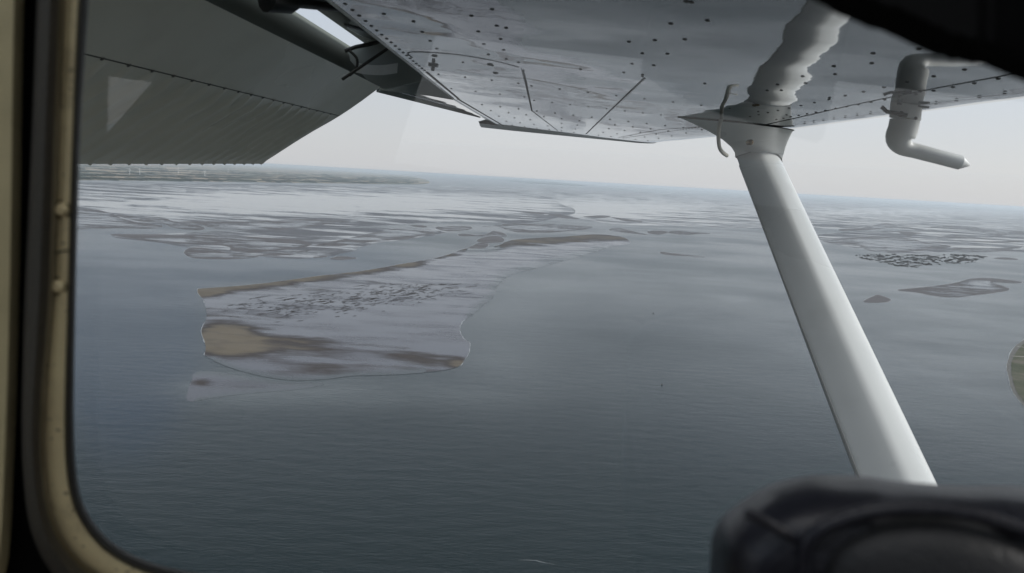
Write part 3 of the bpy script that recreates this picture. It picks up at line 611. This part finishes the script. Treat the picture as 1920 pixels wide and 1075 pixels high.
# ------------------------------------------------------------------ flap, lowered
FU0, FU1, FC0, FC1 = 1.0, -.56, -3.0, -5.0
def flow(tau, s): return Vector(((FC0 + (FC1 - FC0) * tau) * H, s * H, (FU0 + (FU1 - FU0) * tau) * H))
dn = Vector((FU1 - FU0, 0, -(FC1 - FC0))).normalized()
if dn.z > 0: dn = -dn                                       # out of the flap's lower face
flap = empty('flap', (0, 0, 0), '', ''); del flap['label'], flap['category']; flap.parent = plane
S0, S1 = 2.1, 14.55; NS = 29 * 14; bead = .43
bm = bmesh.new(); rows = []
taus = [0, .05, .15, .25, .33, .345, .36, .42, .55, .7, .85, .97, 1.0]
edge = (460, 13.56)
for i in range(NS + 1):
    s = S0 + (S1 - S0) * i / NS; r = []
    ph = ((s - 13.56 + bead / 2) / bead) % 1.0; w = max(0, 1 - abs(ph - .5) / .24); bd = (w * w * (3 - 2 * w)) * .012 * (s < 14.2); w2 = max(0, 1 - abs(ph - .5) / .10); bt_ = .003 + w2 * .006
    for tau in taus:
        k = 0 if tau <= .345 else min(1, (tau - .345) / .06)
        base = flow(tau, s); nose = .10 * math.exp(-(tau / .05) ** 2) if tau < .05 else 0
        r.append(base + dn * ((bt_ if tau == 1.0 else bd * (1 if tau < .9 else .25)) * k + .012 * math.sin(min(1, tau / .6) * math.pi) * .6) )
    # trailing edge and upper face back to the nose
    te = flow(1.0, s) ; up = -dn
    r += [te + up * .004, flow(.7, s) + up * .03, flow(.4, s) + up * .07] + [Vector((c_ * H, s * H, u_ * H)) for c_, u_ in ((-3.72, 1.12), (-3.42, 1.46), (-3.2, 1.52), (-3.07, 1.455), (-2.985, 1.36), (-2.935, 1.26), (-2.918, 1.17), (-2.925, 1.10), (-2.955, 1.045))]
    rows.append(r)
loft(bm, rows); fs_ = obj('flap_skin', bm, M_flap, flap, 38); fs_.data.materials.append(M_nose_shade); nr_ = len(rows[0])
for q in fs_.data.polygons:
    if all(len(taus) + 3 <= v % nr_ <= len(taus) + 11 for v in q.vertices): q.material_index = 1  # nose strip takes the painted shade
fr_me = bm_mesh('rivet', dome(.0045, .0022)); fr_me.materials.append(M_rivet)
sv = 13.9
nv_ = 0
while sv > 6.5:
    o = bpy.data.objects.new('rivet', fr_me); C.objects.link(o); o.parent = flap; p = flow(.335, sv) + dn * .0088; o.location = p; o.rotation_euler = Vector((0, 0, -1)).rotation_difference(dn).to_euler(); sv -= .43
bm = bmesh.new(); rr = []
for s in np.linspace(S0, S1 - .02, 20):
    a_ = flow(.333, s) + dn * .0066; b_ = flow(.337, s) + dn * .0070; rr.append([a_ - dn * .004, a_ + dn * .0012, b_ + dn * .0012, b_ - dn * .004])
loft(bm, rr); obj('flap_seam', bm, M_seam, flap, 30)

# ------------------------------------------------------------------ strut with fairing
top = A(1421, 296, 13.6 * H); bot = AD(1684, 905, 1.53); dirn = (bot - top).normalized()
def foil(p, ax_c, ax_n, chord, thick, n=28):
    out = []
    for k in range(n):
        a = 2 * math.pi * k / n; x = math.cos(a); y = math.sin(a)
        th = thick / 2 * (1.0 if x > 0 else (1 + x * .85) ** .8 if x > -1 else .15)
        out.append(p + ax_c * (x * chord / 2) + ax_n * (y * th))
    return out
axc = (Vector((1, 0, 0)) - dirn * dirn.x).normalized(); axn = dirn.cross(axc)
bm = bmesh.new(); far_end = top + dirn * ((bot - top).length * 1.75)
loft(bm, [foil(top.lerp(far_end, k), axc, axn, .150, .062, 40) for k in np.linspace(-.02, 1, 9)])
strut = obj('strut', bm, M_paint, plane, 70)
bm = bmesh.new(); e = [top.lerp(far_end, k) - axc * .0765 for k in (.03, 1)]
loft(bm, [[p + axn * .003, p - axc * w_, p - axn * .003, p + axc * .004] for p, w_ in zip(e, (.0005, .010))]); obj('strut_trailing_strip', bm, M_gap, strut, 30)
bm = bmesh.new(); fb = Aw(1380, 241); ft = [Aw(1269, 231), Aw(1498, 243)]
cen = (ft[0] + ft[1]) / 2
def lens(p, x0, x1, th, n=40):
    out = []
    for k in range(n):
        a = 2 * math.pi * k / n; x = math.cos(a); y = math.sin(a); c_ = x0 + (x1 - x0) * (x + 1) / 2
        out.append(Vector((c_, p.y + y * th / 2 * (1 if x > 0 else (1 + x) ** .6), p.z)))
    return out
strut_ring = foil(top + dirn * .012, axc, axn, .158, .070, 40)
m0 = lens(Vector((0, 13.1 * H, H - .001)), 2.2 * H, 4.06 * H, .15)
rings = []
for k in (0, .06, .15, .3, .5, .7, .86, 1.0):
    e_ = 1 - (1 - k) ** 2.0
    rings.append([a_.lerp(Vector((b_.x, b_.y, a_.z)), e_).lerp(Vector((a_.lerp(b_, e_).x, a_.lerp(b_, e_).y, a_.z + (b_.z - a_.z) * k)), 1) for a_, b_ in zip(m0, strut_ring)])
loft(bm, rings, False); fair = obj('strut_fairing', bm, M_paint, plane, 60)
bm = bmesh.new(); loft(bm, [[p + Vector((0, 0, dz)) + (p - cen).normalized() * .0035 for p in m0] for dz in (-.0015, .0008)]); obj('fairing_gasket', bm, M_seam, fair, 30)
bm = bmesh.new(); loft(bm, [[p + (p - top).normalized() * .0012 + dirn * dz for p in strut_ring] for dz in (-.0015, .0015)], False); obj('fairing_edge', bm, M_seam, fair, 30)
bm = bmesh.new(); sp0 = A(1408, 267, 12.75 * H); tube(bm, [sp0 + Vector((0, .03, 0)), sp0, sp0 + Vector((0, -.005, -.002))], [.009, .009, .005], 12); obj('fairing_screw', bm, M_brass, fair, 40)
bm = bmesh.new(); hp = [A(1352, 228, 12.6 * H), A(1348, 240, 12.55 * H), A(1347, 258, 12.55 * H), A(1349, 276, 12.6 * H), A(1355, 286, 12.7 * H), A(1363, 292, 12.9 * H)]
hp[0].z = H + .002
tube(bm, catmull(hp, 4, False), .0062, 10); obj('drain_tube', bm, M_cord, fair, 60)

# ------------------------------------------------------------------ pitot tube
SP = 8.2 * H
pit = empty('pitot_tube', (0, 0, 0), '', ''); del pit['label'], pit['category']; pit.parent = plane
def oval(p, a, b_, n=20, tilt=0): return [p + Vector((a * math.cos(2 * math.pi * k / n), b_ * math.sin(2 * math.pi * k / n), tilt * math.cos(2 * math.pi * k / n))) for k in range(n)]
bt = A(1699, 197, SP); bt.z = H; mj = A(1697, 223, SP); el = A(1689, 262, SP)
bm = bmesh.new(); loft(bm, [oval(bt.lerp(mj, k), .031, .019) for k in (0, .5, 1)]); obj('mast_bracket', bm, M_paint, pit, 50)
bm = bmesh.new(); loft(bm, [oval(mj + (el - mj) * k + Vector((0, 0, 0)), .0290 - .002 * k, .017, 20, -.004) for k in (.0, .04)], False); obj('mast_joint', bm, M_brass, pit, 50)
bm = bmesh.new(); p1 = A(1694, 278, SP); tend = A(1800, 305, SP); tip = A(1818, 310, SP)
pts = catmull([mj.lerp(el, .06), mj.lerp(el, .5), A(1687, 262, SP), A(1697, 277, SP), A(1720, 284, SP)], 5, False)
nrm = []
prs = []
for i, p in enumerate(pts):
    k = min(1, max(0, (i / (len(pts) - 1) - .35) / .55)); k = k * k * (3 - 2 * k); prs.append(.0285 * (1 - k) + .0150 * k)
tube(bm, pts + [A(1760, 294.5, SP), tend], prs + [.0145, .0145], 18); obj('mast', bm, M_paint, pit, 60)
bm = bmesh.new(); tube(bm, [tend, tend.lerp(tip, .5), tip], [.0143, .0085, .0022], 16); obj('tube_tip', bm, M_paint, pit, 60)
for (x, y), r in (((1690, 214), .0055), ((1717, 222), .0035)):
    bm = bmesh.new(); p = A(x, y, SP - .018); tube(bm, [p + Vector((0, .012, 0)), p, p + Vector((0, -.003, 0))], [r, r, r * .5], 10); obj('mast_screw', bm, M_seam, pit, 40)
bm = bmesh.new(); g0 = Aw(1648, 201); g1 = Aw(1796, 194); box(bm, (g0.x - .01, SP - .016, H - .004), (g1.x - .01, SP + .016, H - .0005)); obj('base_plate', bm, M_gap, pit, 30)
bm = bmesh.new(); h0 = A(1668, 214, SP - .01); tube(bm, [h0 + Vector((-.018, 0, .012)), h0 + Vector((-.006, 0, .004)), h0 + Vector((.03, -.012, 0))], .004, 8); obj('drain_wire', bm, M_dark, pit, 40)

# ------------------------------------------------------------------ cabin side: window frame, seal, pane, trim
WS = .42
inner = [(176, -160), (168, -20), (160, 100), (152, 230), (146, 400), (142, 560), (139, 720), (139, 800), (142, 868), (150, 925), (168, 968), (200, 1008), (240, 1036), (290, 1057), (345, 1070), (430, 1082), (600, 1098), (900, 1120), (1300, 1140), (2100, 1180)]
sealo = [(154, -160), (147, -20), (141, 100), (136, 230), (130, 400), (126, 560), (121, 720), (120, 800), (122, 868), (131, 930), (150, 978), (185, 1024), (230, 1056), (285, 1079), (345, 1094), (430, 1108), (600, 1126), (900, 1148), (1300, 1168), (2100, 1208)]
flo = [(122, -160), (114, -20), (109, 100), (104, 230), (99, 400), (93, 560), (80, 720), (76, 800), (78, 868), (88, 950), (108, 1006), (140, 1050), (186, 1085), (250, 1112), (330, 1132), (420, 1148), (600, 1168), (900, 1192), (1300, 1215), (2100, 1255)]
welo = [(80, -160), (72, -20), (67, 100), (62, 230), (55, 400), (48, 560), (43, 720), (42, 800), (44, 880), (54, 970), (74, 1032), (108, 1084), (156, 1122), (225, 1152), (320, 1175), (420, 1192), (600, 1214), (900, 1240), (1300, 1264), (2100, 1305)]
pano = [(54, -160), (46, -20), (43, 100), (41, 230), (39, 400), (36, 560), (32, 720), (29, 800), (25, 900), (20, 1000), (8, 1080), (-40, 1180), (60, 1230), (200, 1262), (320, 1276), (420, 1288), (600, 1304), (900, 1326), (1300, 1350), (2100, 1390)]
def path(P, s): return [A(p.x, p.y, s) for p in catmull([(x, y, 0) for x, y in P], 5, False)]
def strip(name, m, rows, parent, sharp=40, cap=True):
    bm = bmesh.new(); n = len(rows[0]); loft(bm, [[r[i] for r in rows] for i in range(n)], cap, True); return obj(name, bm, m, parent, sharp)
cab = empty('cabin_side', (0, 0, 0), '', ''); del cab['label'], cab['category']; cab.parent = plane
pI, pS, pF, pW, pP = inner, sealo, flo, welo, pano
def mixp(a, b_, k): return [(x0 + (x1 - x0) * k, y0 + (y1 - y0) * k) for (x0, y0), (x1, y1) in zip(a, b_)]
strip('window_seal', M_seal, [path(pI, WS), path(mixp(pI, pS, .25), WS - .009), path(mixp(pI, pS, .7), WS - .010), path(pS, WS - .004), path(pS, WS + .012), path(pI, WS + .012)], cab, 60)
strip('window_frame', M_flange, [path(mixp(pS, pF, -.05), WS - .0045), path(mixp(pS, pF, .3), WS - .006), path(mixp(pS, pF, .75), WS - .004), path(mixp(pS, pF, 1.25), WS - .0), path(mixp(pS, pF, 1.25), WS + .02), path(mixp(pS, pF, -.05), WS + .02)], cab, 50)
WW = WS - .014
M_cordt, *_ = mat('tan_cord', (.20, .16, .09), .7)
bm = bmesh.new(); cp = [A(p.x, p.y, WS - .008) for p in catmull([(x, y, 0) for x, y in flo], 40, False)][:600]
tube(bm, cp, [.0011 + .0010 * (i % 2) for i in range(len(cp))], 6); obj('welt_cord', bm, M_cordt, cab, 80)
def shift(P, k): return P
strip('frame_welt', M_welt, [path(mixp(pF, pW, .0), WW + .012), path(mixp(pF, pW, .12), WW - .002), path(mixp(pF, pW, .45), WW - .010), path(mixp(pF, pW, .85), WW - .004), path(mixp(pF, pW, 1.05), WW + .012), path(mixp(pF, pW, 1.05), WW + .03), path(pF, WW + .03)], cab, 80)
strip('black_gap_liner', M_black, [path(mixp(pW, pP, -.2), WW + .031), path(mixp(pW, pP, 1.4), WW + .031), path(mixp(pW, pP, 1.4), WW + .037), path(mixp(pW, pP, -.2), WW + .037)], cab, 30)
far_o = [(-900, y) if y < 1100 else (x - 200, 1900) for x, y in pano]
strip('wall_panel', M_panel, [path(pP, WW + .018), path(mixp(pP, far_o, .02), WW + .008), path(mixp(pP, far_o, .3), WW + .006), path(far_o, WW + .006), path(far_o, WW + .03), path(pP, WW + .03)], cab, 60)
# pane
g = path(mixp(pI, pS, .5), WS + .004); me = mesh('window_pane', g + [A(2100, -160, WS + .004)], [tuple(range(len(g) + 1))]); pane = link('window_pane', me, M_glass, cab, False)
pane.modifiers.new('thickness', 'SOLIDIFY').thickness = .0003
# screws in the frame and the joint mark
for x, y in ((114, 394), (107, 538)):
    bm = bmesh.new(); p = A(x, y, WS - .007); tube(bm, [p + Vector((0, .004, 0)), p + Vector((0, .0005, 0)), p + Vector((0, -.0012, 0))], [.0038, .0036, .0022], 14); obj('screw', bm, M_flange, cab, 40); bm = bmesh.new(); q_ = p + Vector((-.0006, .0016, 0)); tube(bm, [q_ + Vector((0, .002, 0)), q_], [.0050, .0050], 16); obj('screw_shadow', bm, M_brass, cab, 40)  # dark disc set slightly aft paints in each screw's shadow ring
bm = bmesh.new(); a_, b_ = A(99, 475, WS - .0058), A(126, 470, WS - .0062); loft(bm, [[p + Vector((0, 0, -.0004)), p + Vector((0, -.0006, 0)), p + Vector((0, 0, .0004)), p + Vector((0, .003, 0))] for p in (a_, b_)]); obj('frame_joint', bm, M_seam, cab, 30)
# black cloth trim over the upper right of the window
TR = .27
tp = [A(p.x, p.y, TR) for p in catmull([(1440, -60, 0), (1520, -6, 0), (1570, 24, 0), (1620, 46, 0), (1665, 62, 0), (1715, 84, 0), (1765, 108, 0), (1815, 118, 0), (1860, 128, 0), (1925, 152, 0), (2150, 225, 0)], 5, False)]
tq = [A(p.x, p.y, TR + .02) for p in catmull([(1440, -260, 0), (1520, -260, 0), (1570, -260, 0), (1620, -260, 0), (1665, -260, 0), (1715, -260, 0), (1765, -260, 0), (1815, -260, 0), (1860, -260, 0), (1925, -260, 0), (2150, -260, 0)], 5, False)]
random.seed(5)
for p in tp: p.z += random.uniform(-.0005, .0005)
strip('window_trim', M_black, [tp, [p + Vector((0, -.008, .006)) for p in tp], [q + Vector((0, -.01, 0)) for q in tq], [q + Vector((0, .02, 0)) for q in tq], [p + Vector((0, .012, .004)) for p in tp]], cab, 70)

# cabin shell behind the camera: roof, floor, rear and the other side with its windows
shell = empty('cabin_shell', (0, 0, 0), '', ''); del shell['label'], shell['category']; shell.parent = plane
def slab(name, lo, hi, m=M_lining):
    bm = bmesh.new(); box(bm, lo, hi); return obj(name, bm, m, shell, 30)
slab('cabin_roof', (.35, -.78, .27), (.9, .38, .30)); slab('cabin_roof', (-1.3, -.78, .27), (.35, -.45, .30)); slab('cabin_floor', (-1.3, -.78, -.95), (1.6, .45, -.92)); slab('rear_bulkhead', (-1.33, -.78, -.92), (-1.3, .36, -.6))  # roof gap and low bulkhead: invented openings that light the window frame
OW = -.72
tri = [A(203, 143, 2 * WS + .008 - OW), A(291, 155, 2 * WS + .008 - OW), A(200, 259, 2 * WS + .008 - OW)]
tri = [(p.x, p.z) for p in tri]
outer = [Vector((x, z)) for x, z in ((-1.3, -.92), (1.12, -.92), (1.12, .27), (-1.3, .27))]
dw = [Vector(p) for p in ((-.28, -.03), (1.02, -.03), (.92, .22), (-.22, .22))]           # door window on the far side
vs, es, fs, *_ = delaunay_2d_cdt(outer + [Vector(p) for p in tri] + dw, [(0, 1), (1, 2), (2, 3), (3, 0), (4, 5), (5, 6), (6, 4), (7, 8), (8, 9), (9, 10), (10, 7)], [], 1, 1e-5)
def in_tri(p):
    a_, b_, c_ = (Vector(q) for q in tri); cr = lambda o_, q, r: (q.x - o_.x) * (r.y - o_.y) - (q.y - o_.y) * (r.x - o_.x)
    d1, d2, d3 = cr(a_, b_, p), cr(b_, c_, p), cr(c_, a_, p); return (d1 > 0) == (d2 > 0) == (d3 > 0)
ff = [f for f in fs if not in_tri((vs[f[0]] + vs[f[1]] + vs[f[2]]) / 3) and not inside(np.array([((vs[f[0]] + vs[f[1]] + vs[f[2]]) / 3)[:]]), np.array([q[:] for q in dw]))[0]]
me = mesh('far_wall', [(v.x, OW, v.y) for v in vs], ff); fw = link('far_wall', me, M_lining, shell, False); fw.modifiers.new('thickness', 'SOLIDIFY').thickness = .012

# ------------------------------------------------------------------ seat back in front
SS = .30
sout = [(1300, 1500), (1312, 1250), (1330, 1075), (1335, 1010), (1350, 974), (1380, 948), (1413, 925), (1447, 908), (1485, 898), (1530, 891), (1580, 892), (1630, 894), (1680, 902), (1750, 908), (1820, 911), (1870, 910), (1930, 914), (2100, 935), (2300, 990), (2420, 1100), (2460, 1300), (2460, 1500)]
seat = empty('pilot_seat', CAMPOS, 'black leather pilot seat with piped seams in the lower right corner', 'seat'); seat.rotation_euler = AIRROT.to_euler()
sop = catmull([(x, y, 0) for x, y in sout], 4, False)
bm = bmesh.new(); rings = []
for ds, k in ((-.052, .82), (-.050, .86), (-.043, .91), (-.031, .955), (-.016, .985), (-.002, .998), (.015, 1.0), (.04, .997), (.065, .97), (.075, .94)):
    rings.append([A(1880 + (p.x - 1880) * k, 1500 + (p.y - 1500) * k, SS + ds) for p in sop])
loft(bm, rings); obj('backrest', bm, M_seat, seat, 80)
def on_seat(pts, s): return [A(p.x, p.y, s) for p in catmull([(x, y, 0) for x, y in pts], 5, False)]
for pts in ([(1398, 962), (1425, 973), (1470, 1000), (1520, 1034), (1560, 1066), (1600, 1110)], ):
    bm = bmesh.new(); tube(bm, on_seat(pts, SS - .050), .0017, 8); obj('piping', bm, M_seat, seat, 80)
arc = [(1508, 1120), (1510, 1040), (1530, 1000), (1580, 974), (1650, 958), (1730, 955), (1820, 964), (1900, 988), (1990, 1020), (2100, 1070)]
bm = bmesh.new(); tube(bm, on_seat(arc, SS - .053), .0028, 8); obj('piping', bm, M_seat, seat, 80)
pan = [(1530, 1140), (1545, 1060), (1570, 1020), (1620, 992), (1690, 978), (1770, 978), (1850, 994), (1930, 1024), (2000, 1060), (2060, 1110), (2060, 1300), (1530, 1300)]
po = on_seat(pan, SS - .050); pc = A(1780, 1150, SS - .052)
bm = bmesh.new(); loft(bm, [[pc + (p - pc) * k + Vector((0, -ds, 0)) for p in po] for k, ds in ((1.03, -.006), (1.0, .003), (.93, .007), (.8, .010), (.5, .012))]); obj('side_panel', bm, M_seatp, seat, 80)
